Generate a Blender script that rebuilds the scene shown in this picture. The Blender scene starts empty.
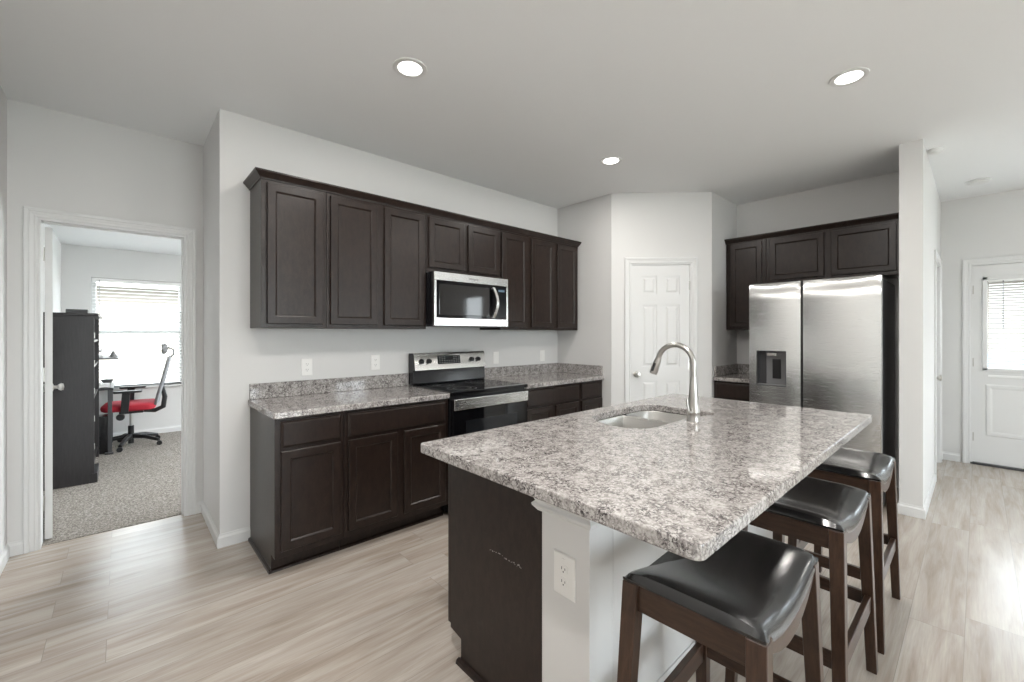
import bpy, bmesh, math, random
from mathutils import Vector, Matrix
PI = math.pi
random.seed(7)
S = bpy.context.scene
COL = S.collection

# ------------------------------------------------------------------ camera, light, exposure
cam_d = bpy.data.cameras.new('camera'); cam = bpy.data.objects.new('camera', cam_d); COL.objects.link(cam)
EYE = 1.345
cam.location = (0, 0, EYE)
YAW = math.atan2(.67497862, .73783729)          # camera forward, measured from +Y towards +X
cam.rotation_euler = (PI/2, 0, -YAW)
cam_d.sensor_width = 36; cam_d.lens = 36*426.3/1024
cam_d.shift_y = -7.3/1024
cam_d.clip_start = .05
S.camera = cam

S.view_settings.view_transform = 'Standard'
S.view_settings.look = 'None'
S.view_settings.gamma = 1
S.view_settings.use_curve_mapping = False
S.view_settings.exposure = 0.29

SKY_STRENGTH = 9.5
CAN_WATTS = 9.8
world = bpy.data.worlds.new('sky'); S.world = world; world.use_nodes = True
wn = world.node_tree.nodes; wl = world.node_tree.links
bg = wn['Background']; bg.inputs['Strength'].default_value = SKY_STRENGTH
tc = wn.new('ShaderNodeTexCoord'); sp = wn.new('ShaderNodeSeparateXYZ'); rp = wn.new('ShaderNodeValToRGB')
wl.new(tc.outputs['Generated'], sp.inputs[0]); wl.new(sp.outputs['Z'], rp.inputs[0]); wl.new(rp.outputs[0], bg.inputs['Color'])
rp.color_ramp.elements[0].position = 0; rp.color_ramp.elements[0].color = (.93, .965, 1, 1)
rp.color_ramp.elements[1].position = 1; rp.color_ramp.elements[1].color = (.80, .90, 1, 1)
sun_d = bpy.data.lights.new('sun', 'SUN'); sun_d.energy = 13; sun_d.angle = .03; sun_d.color = (1, .97, .92)
sun = bpy.data.objects.new('sun', sun_d); COL.objects.link(sun)
sun.rotation_euler = Vector((.0, .82, -.53)).to_track_quat('-Z', 'Y').to_euler(); sun.location = (0, 0, 9)

def portal(name, loc, rot, sx, sy):
    d = bpy.data.lights.new(name, 'AREA'); d.shape = 'RECTANGLE'; d.size = sx; d.size_y = sy
    d.cycles.is_portal = True
    o = bpy.data.objects.new(name, d); o.location = loc; o.rotation_euler = rot; COL.objects.link(o)
portal('portal_office', (.172, 7.52, 1.35), (-PI/2, 0, 0), .91, 1.4)
portal('portal_office', (2.66, 5.9, 1.25), (PI/2, 0, PI/2), 2.5, 1.6)
portal('portal_back', (1.2, -4.56, 1.25), (PI/2, 0, 0), 2.2, 2.3)
portal('portal_back', (4.4, -4.56, 1.4), (PI/2, 0, 0), .8, 1.8)
portal('portal_side', (6.56, -3.0, 1.6), (PI/2, 0, PI/2), .8, 1.4)
portal('portal_side', (6.56, -1.8, 1.6), (PI/2, 0, PI/2), 1.0, 1.4)
portal('portal_door', (6.56, -.4, 1.43), (PI/2, 0, PI/2), .7, .9)

# ------------------------------------------------------------------ materials
def nodes_mat(name):
    m = bpy.data.materials.new(name); m.use_nodes = True
    nt = m.node_tree; b = nt.nodes['Principled BSDF']
    return m, nt, b
def simple(name, col, rough=.5, metal=0, spec=.5, coat=0, bump=0, bscale=200, emit=None, estr=0, trans=0):
    m, nt, b = nodes_mat(name)
    b.inputs['Base Color'].default_value = (*col, 1)
    b.inputs['Roughness'].default_value = rough
    b.inputs['Metallic'].default_value = metal
    b.inputs['Specular IOR Level'].default_value = spec
    b.inputs['Coat Weight'].default_value = coat
    b.inputs['Coat Roughness'].default_value = .08
    b.inputs['Transmission Weight'].default_value = trans
    if emit: b.inputs['Emission Color'].default_value = (*emit, 1); b.inputs['Emission Strength'].default_value = estr
    n = nt.nodes.new('ShaderNodeTexNoise'); c = nt.nodes.new('ShaderNodeTexCoord')
    n.inputs['Scale'].default_value = bscale
    nt.links.new(c.outputs['Object'], n.inputs['Vector'])
    if bump:
        bp = nt.nodes.new('ShaderNodeBump'); bp.inputs['Strength'].default_value = bump; bp.inputs['Distance'].default_value = .002
        nt.links.new(n.outputs['Fac'], bp.inputs['Height']); nt.links.new(bp.outputs[0], b.inputs['Normal'])
    elif not metal and not trans:
        mr = nt.nodes.new('ShaderNodeMapRange'); mr.inputs['To Min'].default_value = max(0, rough-.03); mr.inputs['To Max'].default_value = rough+.03
        nt.links.new(n.outputs['Fac'], mr.inputs['Value']); nt.links.new(mr.outputs[0], b.inputs['Roughness'])
    return m
def ramp(nt, stops):
    r = nt.nodes.new('ShaderNodeValToRGB'); e = r.color_ramp.elements
    while len(e) < len(stops): e.new(.5)
    for k, (p, c) in enumerate(stops):
        e[k].position = p; e[k].color = (*c, 1) if len(c) == 3 else c
    return r
def mapping(nt, scale, coord='Object', rot=(0, 0, 0)):
    c = nt.nodes.new('ShaderNodeTexCoord'); m = nt.nodes.new('ShaderNodeMapping')
    m.inputs['Scale'].default_value = scale; m.inputs['Rotation'].default_value = rot
    nt.links.new(c.outputs[coord], m.inputs['Vector']); return m
def noise(nt, vec, scale, detail=4, rough=.5, dist=0):
    n = nt.nodes.new('ShaderNodeTexNoise'); n.inputs['Scale'].default_value = scale
    n.inputs['Detail'].default_value = detail; n.inputs['Roughness'].default_value = rough; n.inputs['Distortion'].default_value = dist
    nt.links.new(vec, n.inputs['Vector']); return n
def mix(nt, fac, a, b, mode='MIX'):
    x = nt.nodes.new('ShaderNodeMix'); x.data_type = 'RGBA'; x.blend_type = mode
    for sock, v in ((x.inputs[0], fac), (x.inputs[6], a), (x.inputs[7], b)):
        if hasattr(v, 'is_output'): nt.links.new(v, sock)
        elif isinstance(v, tuple): sock.default_value = (*v, 1)
        else: sock.default_value = v
    return x.outputs[2]

def wood(name, dark, light, rough, scale=(14, 14, 1.2), coat=.2, spec=.36):
    m, nt, b = nodes_mat(name)
    mp = mapping(nt, scale); n = noise(nt, mp.outputs[0], 6, 6, .6, .4)
    n2 = noise(nt, mp.outputs[0], 30, 3, .5)
    r = ramp(nt, [(.3, dark), (.7, light)]); nt.links.new(n.outputs['Fac'], r.inputs[0])
    r2 = ramp(nt, [(.35, (.8, .8, .8)), (.65, (1, 1, 1))]); nt.links.new(n2.outputs['Fac'], r2.inputs[0])
    nt.links.new(mix(nt, 1.0, r.outputs[0], r2.outputs[0], 'MULTIPLY'), b.inputs['Base Color'])
    b.inputs['Roughness'].default_value = rough; b.inputs['Specular IOR Level'].default_value = spec; b.inputs['Coat Weight'].default_value = coat; b.inputs['Coat Roughness'].default_value = .2
    return m
def steel(name, col=(.74, .74, .73), rough=.26, scale=(2, 2, 260), aniso=.85):
    m, nt, b = nodes_mat(name)
    b.inputs['Anisotropic'].default_value = aniso; tg = nt.nodes.new('ShaderNodeTangent'); tg.direction_type = 'RADIAL'; tg.axis = 'Z'; nt.links.new(tg.outputs[0], b.inputs['Tangent'])
    mp = mapping(nt, scale); n = noise(nt, mp.outputs[0], 3, 4, .6)
    mr = nt.nodes.new('ShaderNodeMapRange'); mr.inputs['To Min'].default_value = rough-.03; mr.inputs['To Max'].default_value = rough+.04
    nt.links.new(n.outputs['Fac'], mr.inputs['Value']); nt.links.new(mr.outputs[0], b.inputs['Roughness'])
    r = ramp(nt, [(.3, tuple(c*.97 for c in col)), (.7, col)]); nt.links.new(n.outputs['Fac'], r.inputs[0])
    nt.links.new(r.outputs[0], b.inputs['Base Color'])
    bp = nt.nodes.new('ShaderNodeBump'); bp.inputs['Strength'].default_value = .002; bp.inputs['Distance'].default_value = .001
    nt.links.new(n.outputs['Fac'], bp.inputs['Height']); nt.links.new(bp.outputs[0], b.inputs['Normal'])
    b.inputs['Metallic'].default_value = 1
    return m

def granite():
    m, nt, b = nodes_mat('granite')
    mp = mapping(nt, (1, 1, 1))
    w = noise(nt, mp.outputs[0], 26, 4, .6)
    vm = nt.nodes.new('ShaderNodeVectorMath'); vm.operation = 'MULTIPLY_ADD'
    vm.inputs[1].default_value = (.045, .045, .045)
    nt.links.new(w.outputs['Color'], vm.inputs[0]); nt.links.new(mp.outputs[0], vm.inputs[2])
    v = nt.nodes.new('ShaderNodeTexVoronoi'); v.feature = 'DISTANCE_TO_EDGE'; v.inputs['Scale'].default_value = 50
    nt.links.new(vm.outputs[0], v.inputs['Vector'])
    net = ramp(nt, [(.02, (1, 1, 1)), (.19, (0, 0, 0))]); nt.links.new(v.outputs['Distance'], net.inputs[0])
    patch = noise(nt, mp.outputs[0], 20, 3, .6); pr = ramp(nt, [(.36, (.16, .16, .16)), (.64, (.78, .78, .78))]); nt.links.new(patch.outputs['Fac'], pr.inputs[0])
    netm = mix(nt, 1.0, net.outputs[0], pr.outputs[0], 'MULTIPLY')
    cloud = noise(nt, mp.outputs[0], 70, 5, .7)
    base = ramp(nt, [(.33, (.17, .155, .150)), (.44, (.37, .347, .333)), (.58, (.50, .476, .458))]); nt.links.new(cloud.outputs['Fac'], base.inputs[0])
    c1 = mix(nt, netm, base.outputs[0], (.065, .050, .050))
    sp = noise(nt, vm.outputs[0], 150, 3, .6); sr = ramp(nt, [(.54, (0, 0, 0)), (.59, (1, 1, 1))]); nt.links.new(sp.outputs['Fac'], sr.inputs[0])
    patch2 = noise(nt, mp.outputs[0], 20, 3, .6); p2 = ramp(nt, [(.36, (0, 0, 0)), (.60, (1, 1, 1))]); nt.links.new(patch2.outputs['Fac'], p2.inputs[0])
    spm = mix(nt, 1.0, sr.outputs[0], p2.outputs[0], 'MULTIPLY')
    c2 = mix(nt, spm, c1, (.03, .025, .028))
    wsn = noise(nt, mp.outputs[0], 150, 2, .5); wr = ramp(nt, [(.60, (0, 0, 0)), (.67, (.7, .7, .7))]); nt.links.new(wsn.outputs['Fac'], wr.inputs[0])
    c3 = mix(nt, wr.outputs[0], c2, (.60, .58, .56))
    nt.links.new(c3, b.inputs['Base Color'])
    b.inputs['Roughness'].default_value = .06; b.inputs['Specular IOR Level'].default_value = .62
    return m
def floor_mat():
    m, nt, b = nodes_mat('plank_floor')
    mp = mapping(nt, (1, 1, 1)); mp.inputs['Location'].default_value = (.05, -.04, 0)
    br = nt.nodes.new('ShaderNodeTexBrick'); br.offset = .13; br.offset_frequency = 2
    br.inputs['Scale'].default_value = 1; br.inputs['Brick Width'].default_value = 1.5; br.inputs['Row Height'].default_value = .182
    br.inputs['Mortar Size'].default_value = .0011; br.inputs['Mortar Smooth'].default_value = .1; br.inputs['Bias'].default_value = 0
    br.inputs['Color1'].default_value = (0, 0, 0, 1); br.inputs['Color2'].default_value = (1, 1, 1, 1); br.inputs['Mortar'].default_value = (.5, .5, .5, 1)
    nt.links.new(mp.outputs[0], br.inputs['Vector'])
    # shift the grain per plank
    vm = nt.nodes.new('ShaderNodeVectorMath'); vm.operation = 'MULTIPLY_ADD'; vm.inputs[1].default_value = (7, 3, 5)
    nt.links.new(br.outputs['Color'], vm.inputs[0]); nt.links.new(mp.outputs[0], vm.inputs[2])
    st = nt.nodes.new('ShaderNodeMapping'); st.inputs['Scale'].default_value = (1.1, 11, 1); nt.links.new(vm.outputs[0], st.inputs['Vector'])
    g = noise(nt, st.outputs[0], 1.6, 6, .55, .6)
    cr = ramp(nt, [(.25, (.32, .262, .215)), (.43, (.43, .372, .32)), (.62, (.52, .468, .42)), (.8, (.59, .545, .505))]); nt.links.new(g.outputs['Fac'], cr.inputs[0])
    st2 = nt.nodes.new('ShaderNodeMapping'); st2.inputs['Scale'].default_value = (2, 60, 1); nt.links.new(vm.outputs[0], st2.inputs['Vector'])
    g2 = noise(nt, st2.outputs[0], 3, 4, .6); gr = ramp(nt, [(.3, (.88, .88, .88)), (.7, (1.04, 1.04, 1.04))]); nt.links.new(g2.outputs['Fac'], gr.inputs[0])
    c = mix(nt, 1.0, cr.outputs[0], gr.outputs[0], 'MULTIPLY')
    pv = ramp(nt, [(0, (.95, .95, .95)), (1, (1.04, 1.035, 1.03))]); nt.links.new(br.outputs['Color'], pv.inputs[0])
    c = mix(nt, 1.0, c, pv.outputs[0], 'MULTIPLY')
    c = mix(nt, br.outputs['Fac'], c, (.30, .27, .24))
    nt.links.new(c, b.inputs['Base Color'])
    b.inputs['Roughness'].default_value = .27
    bp = nt.nodes.new('ShaderNodeBump'); bp.inputs['Strength'].default_value = .06; bp.inputs['Distance'].default_value = .002
    nt.links.new(g2.outputs['Fac'], bp.inputs['Height']); nt.links.new(bp.outputs[0], b.inputs['Normal'])
    return m
def carpet_mat():
    m, nt, b = nodes_mat('carpet')
    mp = mapping(nt, (1, 1, 1)); n = noise(nt, mp.outputs[0], 95, 3, .7)
    r = ramp(nt, [(.34, (.10, .085, .072)), (.5, (.26, .235, .21)), (.66, (.46, .43, .395))]); nt.links.new(n.outputs['Fac'], r.inputs[0])
    nt.links.new(r.outputs[0], b.inputs['Base Color']); b.inputs['Roughness'].default_value = 1; b.inputs['Specular IOR Level'].default_value = .1
    bp = nt.nodes.new('ShaderNodeBump'); bp.inputs['Strength'].default_value = .7; bp.inputs['Distance'].default_value = .01
    nt.links.new(n.outputs['Fac'], bp.inputs['Height']); nt.links.new(bp.outputs[0], b.inputs['Normal'])
    return m
def leather():
    m, nt, b = nodes_mat('black_leather')
    mp = mapping(nt, (1, 1, 1)); v = nt.nodes.new('ShaderNodeTexVoronoi'); v.inputs['Scale'].default_value = 330
    nt.links.new(mp.outputs[0], v.inputs['Vector']); n = noise(nt, mp.outputs[0], 9, 4, .6)
    r = ramp(nt, [(.3, (.004, .004, .005)), (.7, (.010, .010, .011))]); nt.links.new(n.outputs['Fac'], r.inputs[0]); nt.links.new(r.outputs[0], b.inputs['Base Color'])
    b.inputs['Roughness'].default_value = .22; b.inputs['Specular IOR Level'].default_value = .55; b.inputs['Coat Weight'].default_value = .35; b.inputs['Coat Roughness'].default_value = .10
    bp = nt.nodes.new('ShaderNodeBump'); bp.inputs['Strength'].default_value = .12; bp.inputs['Distance'].default_value = .001
    nt.links.new(v.outputs['Distance'], bp.inputs['Height']); nt.links.new(bp.outputs[0], b.inputs['Normal'])
    return m

WALL = simple('wall_paint', (.685, .68, .672), .75, spec=.3, bump=.06, bscale=320)
CEIL = simple('ceiling_paint', (.79, .795, .80), .85, spec=.2, bump=.08, bscale=240)
WHITE = simple('trim_white', (.70, .70, .695), .38, spec=.45)
CAB = wood('espresso_cabinet', (.0120, .0070, .0054), (.030, .0185, .0145), .32, (6, 6, 2.6), coat=.0, spec=.38)
CABIN = simple('cabinet_dark', (.010, .007, .006), .7)
GRAN = granite()
STEEL = steel('brushed_steel')
STEELH = steel('brushed_steel_fine', (.66, .66, .65), .20, (260, 260, 2))
SINKM = steel('sink_steel', (.60, .59, .57), .28, (60, 60, 60))
NICKEL = simple('brushed_nickel', (.50, .485, .46), .28, metal=1)
BLK = simple('black_plastic', (.012, .012, .013), .35)
BLKG = simple('black_glass', (.004, .004, .005), .04, spec=.32)
BLKM = simple('black_enamel', (.012, .012, .014), .16)
GREY = simple('grey_plastic', (.16, .16, .165), .4)
DGREY = simple('dark_grey_metal', (.045, .045, .048), .4)
FLOOR = floor_mat(); CARPET = carpet_mat(); LEATHER = leather()
STOOLW = wood('walnut_stool', (.031, .0155, .009), (.070, .036, .022), .30, (16, 16, 2), .12)
RAILW = wood('walnut_rail', (.031, .0155, .009), (.070, .036, .022), .30, (2, 2, 16), .12)
PLATE = simple('outlet_white', (.84, .83, .81), .35)
SLOT = simple('outlet_slot', (.09, .09, .09), .6)
LAMP = simple('lamp_lens', (1, 1, 1), .5, emit=(1, .97, .93), estr=6)
RED = simple('red_seat_fabric', (.42, .018, .035), .85)
MESHG = simple('grey_back_mesh', (.30, .31, .33), .8)
HUTCH = wood('dark_hutch', (.014, .012, .013), (.028, .024, .025), .42, coat=.25)
PAPER = simple('white_paper', (.85, .85, .85), .7)
SCREEN = simple('display_glass', (.010, .011, .013), .10, spec=.3)
GLYPH = simple('grey_print', (.35, .36, .37), .5)
BLIND = simple('blind_white', (.86, .86, .85), .5)
m, nt, b = nodes_mat('window_glass'); GLASS = m
nt.nodes.remove(b); g = nt.nodes.new('ShaderNodeBsdfGlossy'); g.inputs['Roughness'].default_value = .02
t = nt.nodes.new('ShaderNodeBsdfTransparent'); t.inputs[0].default_value = (.96, .98, .98, 1)
fr = nt.nodes.new('ShaderNodeFresnel'); fr.inputs[0].default_value = 1.35; mx = nt.nodes.new('ShaderNodeMixShader')
ge = nt.nodes.new('ShaderNodeNewGeometry'); iv = nt.nodes.new('ShaderNodeMath'); iv.operation = 'SUBTRACT'; iv.inputs[0].default_value = 1
ml = nt.nodes.new('ShaderNodeMath'); ml.operation = 'MULTIPLY'
nt.links.new(ge.outputs['Backfacing'], iv.inputs[1]); nt.links.new(iv.outputs[0], ml.inputs[0]); nt.links.new(fr.outputs[0], ml.inputs[1])
nt.links.new(ml.outputs[0], mx.inputs[0]); nt.links.new(t.outputs[0], mx.inputs[1]); nt.links.new(g.outputs[0], mx.inputs[2])
nt.links.new(mx.outputs[0], nt.nodes['Material Output'].inputs['Surface'])
SIDING = simple('house_siding', (.20, .18, .155), .8); ROOFM = simple('house_roof', (.15, .155, .165), .9)
FENCE = simple('fence_board', (.17, .18, .20), .9); LAWN = simple('yard_ground', (.42, .42, .38), .95, bump=.4, bscale=30)

# ------------------------------------------------------------------ mesh helpers
class M:
    def __init__(s): s.v = []; s.f = []; s.sm = []
    def box(s, x0, x1, y0, y1, z0, z1):
        if x0 > x1: x0, x1 = x1, x0
        if y0 > y1: y0, y1 = y1, y0
        n = len(s.v)
        s.v += [(x0,y0,z0),(x1,y0,z0),(x1,y1,z0),(x0,y1,z0),(x0,y0,z1),(x1,y0,z1),(x1,y1,z1),(x0,y1,z1)]
        for f in ((3,2,1,0),(4,5,6,7),(0,1,5,4),(1,2,6,5),(2,3,7,6),(3,0,4,7)): s.f.append(tuple(n+i for i in f))
        return s
    def prism(s, pts, a0, a1, axis='x'):
        """extrude closed 2D outline along an axis; pts in the other two axes"""
        n = len(s.v); k = len(pts)
        for a in (a0, a1):
            for p, q in pts:
                s.v.append({'x': (a, p, q), 'y': (p, a, q), 'z': (p, q, a)}[axis])
        s.f.append(tuple(n+i for i in range(k))); s.f.append(tuple(n+k+i for i in reversed(range(k))))
        for i in range(k):
            j = (i+1) % k; s.f.append((n+i, n+k+i, n+k+j, n+j))
        return s
    def loops(s, rings, cap0=True, cap1=True, closed=True):
        n = len(s.v); k = len(rings[0])
        for r in rings: s.v += [tuple(p) for p in r]
        for a in range(len(rings)-1):
            for i in range(k if closed else k-1):
                j = (i+1) % k
                s.f.append((n+a*k+i, n+a*k+j, n+(a+1)*k+j, n+(a+1)*k+i))
        if cap0: s.f.append(tuple(n+i for i in reversed(range(k))))
        if cap1: s.f.append(tuple(n+(len(rings)-1)*k+i for i in range(k)))
        return s
    def panel(s, x0, x1, z0, z1, lp):
        """nested rectangles (inset, y) from the back edge to the middle: doors, drawer fronts, raised panels"""
        rings = []
        for ins, y in lp:
            rings.append([(x0+ins, y, z0+ins), (x1-ins, y, z0+ins), (x1-ins, y, z1-ins), (x0+ins, y, z1-ins)])
        return s.loops(rings)
    def tube(s, path, r, k=12, cap=True):
        P = [Vector(p) for p in path]; rr = r if isinstance(r, (list, tuple)) else [r]*len(P)
        rings = []; up = None
        for i, p in enumerate(P):
            d = (P[min(i+1, len(P)-1)] - P[max(i-1, 0)]).normalized()
            if up is None:
                up = Vector((0, 0, 1)) if abs(d.z) < .9 else Vector((1, 0, 0))
            u = (up - d*up.dot(d)).normalized(); w = d.cross(u); up = u
            rings.append([p + (u*math.cos(2*PI*a/k) + w*math.sin(2*PI*a/k))*rr[i] for a in range(k)])
        return s.loops(rings, cap, cap)
    def lathe(s, prof, c=(0, 0, 0), k=24, axis='z'):
        rings = []
        for r, h in prof:
            ring = []
            for a in range(k):
                x, y = r*math.cos(2*PI*a/k), r*math.sin(2*PI*a/k)
                ring.append({'z': (c[0]+x, c[1]+y, c[2]+h), 'y': (c[0]+x, c[1]+h, c[2]-y), 'x': (c[0]+h, c[1]+x, c[2]+y)}[axis])
            rings.append(ring)
        return s.loops(rings)
    def beam(s, a, b, wx, wy, wx2=None, wy2=None):
        """square post between two points, horizontal ends"""
        wx2 = wx2 or wx; wy2 = wy2 or wy
        r = [[(c[0]+i*w/2, c[1]+j*h/2, c[2]) for i, j in ((-1,-1),(1,-1),(1,1),(-1,1))] for c, w, h in ((a, wx, wy), (b, wx2, wy2))]
        return s.loops(r)
    def obj(s, name, mat, parent=None, bev=0, seg=2, smooth=False, loc=None, rotz=None):
        me = bpy.data.meshes.new(name); me.from_pydata(s.v, [], s.f)
        bm = bmesh.new(); bm.from_mesh(me); bmesh.ops.recalc_face_normals(bm, faces=bm.faces); bm.to_mesh(me); bm.free()
        me.materials.append(mat)
        o = bpy.data.objects.new(name, me); COL.objects.link(o)
        if parent is not None: o.parent = parent
        if loc: o.location = loc
        if rotz is not None: o.rotation_euler[2] = rotz
        if bev:
            md = o.modifiers.new('bevel', 'BEVEL'); md.width = bev; md.segments = seg; md.limit_method = 'ANGLE'; md.angle_limit = math.radians(40)
            md.harden_normals = True
            smooth = True
        if smooth:
            me.polygons.foreach_set('use_smooth', [True]*len(me.polygons))
            if not bev:
                me.set_sharp_from_angle(angle=math.radians(38))
        return o

def tag(o, label=None, cat=None, group=None, kind=None):
    if label: o['label'] = label
    if cat: o['category'] = cat
    if group: o['group'] = group
    if kind: o['kind'] = kind
    return o
def thing(name, label, cat, loc=(0, 0, 0), rotz=0, group=None):
    o = bpy.data.objects.new(name, None); o.empty_display_size = .1; COL.objects.link(o)
    o.location = loc; o.rotation_euler[2] = rotz
    return tag(o, label, cat, group)
def struct(name, mb, mat, bev=0, loc=None, rotz=None, label=None, cat=None):
    return tag(mb.obj(name, mat, None, bev, loc=loc, rotz=rotz), label, cat, kind='structure')
def copy_tree(o, parent=None):
    c = o.copy(); COL.objects.link(c); c.parent = parent
    for ch in list(o.children): copy_tree(ch, c)
    return c

def wall_boxes(u0, u1, z0, z1, holes, d0, d1, mk):
    """u = along the wall; holes = (u0,u1,z0,z1)"""
    us = sorted({u0, u1, *[h[0] for h in holes], *[h[1] for h in holes]})
    for a, b in zip(us, us[1:]):
        mid = (a+b)/2; hs = sorted([h for h in holes if h[0] < mid < h[1]], key=lambda h: h[2])
        z = z0
        for h in hs:
            if h[2] > z: mk(a, b, d0, d1, z, h[2])
            z = h[3]
        if z < z1: mk(a, b, d0, d1, z, z1)
def wall_y(name, x0, x1, y0, y1, z1, holes=(), z0=0, **k):
    m = M(); wall_boxes(x0, x1, z0, z1, holes, y0, y1, lambda a, b, c, d, e, f: m.box(a, b, c, d, e, f)); return struct(name, m, WALL, **k)
def wall_x(name, y0, y1, x0, x1, z1, holes=(), z0=0, **k):
    m = M(); wall_boxes(y0, y1, z0, z1, holes, x0, x1, lambda a, b, c, d, e, f: m.box(c, d, a, b, e, f)); return struct(name, m, WALL, **k)

# ------------------------------------------------------------------ the room shell
CZ = 2.762
OC = 2.43
WY = 3.22          # kitchen wall
PX = 3.645         # short wall at the end of the run
FX = 5.0           # fridge wall
AY = 1.795         # alcove side wall
RX = 6.5           # right wall with the outside door
LX = -.512
struct('floor', M().box(LX-.1, RX+.1, -4.6, 4.0, -.1, 0), FLOOR)
struct('floor_office', M().box(-.66, 2.72, 4.0, 7.6, -.1, .004), CARPET)
struct('ceiling', M().box(LX-.1, RX+.1, -4.6, 4.05, CZ, CZ+.1), CEIL)
struct('ceiling_office', M().box(-.66, 2.72, 4.07, 7.6, OC, OC+.1), CEIL)
wall_y('wall_kitchen', .453, PX+.12, WY, WY+.12, CZ)
wall_x('wall_return', WY+.12, 3.95, .453, .573, CZ)
wall_y('wall_office_door', LX-.12, .573, 3.95, 4.07, CZ, [(-.391, .353, 0, 2.071)])
wall_x('wall_left', -4.6, 3.95, LX-.12, LX, CZ)
wall_x('wall_pantry_side', 2.50, WY, PX, PX+.12, CZ)
m = M(); wall_boxes(0, .99, 0, CZ, [(.187, .797, 0, 2.055)], 0, .12, lambda a, b, c, d, e, f: m.box(a, b, c, d, e, f))
struct('wall_pantry_front', m, WALL, loc=(PX, 2.497, 0), rotz=-PI/4)
wall_y('wall_alcove', 4.345, FX+.12, AY, AY+.12, CZ)
wall_x('wall_fridge', .40, AY, FX, FX+.12, CZ)
wall_y('wall_partition', 4.30, RX, .27, .40, CZ, [(5.52, 6.30, 0, 2.055)])
wall_x('wall_right', -4.6, .41, RX, RX+.12, CZ, [(-.86, .055, 0, 2.065), (-3.4, -2.6, .9, 2.3), (-2.3, -1.3, .9, 2.3)])
wall_y('wall_back', LX-.12, RX+.12, -4.62, -4.5, CZ, [(.1, 2.3, .1, 2.4), (4.0, 4.8, .5, 2.3)])
wall_x('wall_office_left', 4.07, 7.45, -.66, -.54, OC)
wall_x('wall_office_right', 4.07, 7.45, 2.6, 2.72, OC, [(4.6, 7.2, .4, 2.1)])
wall_y('wall_office_window', -.66, 2.72, 7.45, 7.57, OC, [(-.285, .63, .65, 2.05)])
# closet behind the partition door and the pantry stay closed behind their doors

def base_run(name, pts, h=.083, t=.013):
    """baseboard along a polyline; the room lies to its left side"""
    m = M(); P = [Vector(p) for p in pts]
    prof = [(0, 0), (t, 0), (t, h-.022), (t*.45, h-.010), (t*.35, h), (0, h)]
    rings = []
    for i, p in enumerate(P):
        dirs = []
        if i > 0: dirs.append((P[i]-P[i-1]).normalized())
        if i < len(P)-1: dirs.append((P[i+1]-P[i]).normalized())
        ns = [Vector((-d.y, d.x)) for d in dirs]
        if len(ns) == 2:
            n = (ns[0]+ns[1]); n = n/ (1+ns[0].dot(ns[1]))
        else: n = ns[0]
        rings.append([(p.x+n.x*a, p.y+n.y*a, z) for a, z in prof])
    m.loops(rings); return struct(name, m, WHITE)
base_run('baseboard_left', [(LX, 3.95), (LX, -4.5)])
base_run('baseboard_office_door', [(-.445, 3.95), (LX, 3.95)])
base_run('baseboard_kitchen', [(.619, WY), (.453, WY), (.453, 3.95), (.407, 3.95)])
base_run('baseboard_partition', [(5.45, .27), (4.30, .27), (4.30, .40), (FX, .40), (FX, .47)])
base_run('baseboard_right', [(RX, .055+.072), (RX, .27), (6.37, .27)])
base_run('baseboard_right', [(RX, -4.5), (RX, -.93)])
base_run('baseboard_back', [(LX, -4.5), (RX, -4.5)])
base_run('baseboard_office', [(2.6, 4.07), (2.6, 7.45), (-.54, 7.45), (-.54, 4.07)])

def casing(name, u0, u1, ztop, w=.060, t=.016, loc=(0, 0, 0), rotz=0, bottom=None):
    """door casing, front is local -y"""
    m = M(); prof = [(0, 0), (0, -t*.4), (.006, -t*.62), (.013, -t*.62), (.016, -t*.42), (w*.5, -t*.62), (w*.62, -t*.62), (w*.66, -t*.95), (w-.006, -t), (w, -t*.8), (w, 0)]
    path = [(u0, 0), (u0, ztop), (u1, ztop), (u1, 0)]
    rings = []
    for i, (u, z) in enumerate(path):
        sx = -1 if i < 2 else 1; sz = 1 if i in (1, 2) else 0
        rings.append([(u+sx*a, y, z+sz*a) for a, y in prof])
    m.loops(rings)
    return struct(name, m, WHITE, loc=loc, rotz=rotz)
casing('trim_1', -.387, .349, 2.066, loc=(0, 3.95, 0))
casing('trim_2', .191, .793, 2.051, loc=(PX, 2.497, 0), rotz=-PI/4)
casing('trim_3', -.055+.004, .86-.004, 2.061, loc=(RX, 0, 0), rotz=-PI/2)
casing('trim_4', 5.524, 6.296, 2.051, loc=(0, .27, 0))
# jambs line the door openings
def jamb(name, u0, u1, ztop, d0, d1, loc=(0, 0, 0), rotz=0, stop=None):
    m = M().box(u0, u0+.016, d0, d1, 0, ztop).box(u1-.016, u1, d0, d1, 0, ztop).box(u0+.016, u1-.016, d0, d1, ztop-.016, ztop)
    if stop is not None:
        m.box(u1-.026, u1-.016, stop, stop+.03, 0, ztop-.016).box(u0+.026, u1-.026, stop, stop+.03, ztop-.026, ztop-.016)
    return struct(name, m, WHITE, loc=loc, rotz=rotz)
jamb('trim_5', -.391, .353, 2.071, -.001, .121, loc=(0, 3.95, 0), stop=.045)
jamb('trim_6', .187, .797, 2.055, -.001, .121, loc=(PX, 2.497, 0), rotz=-PI/4)
jamb('trim_7', -.055, .86, 2.065, -.001, .121, loc=(RX, 0, 0), rotz=-PI/2)
jamb('trim_8', 5.52, 6.30, 2.055, -.001, .131, loc=(0, .27, 0))

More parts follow.
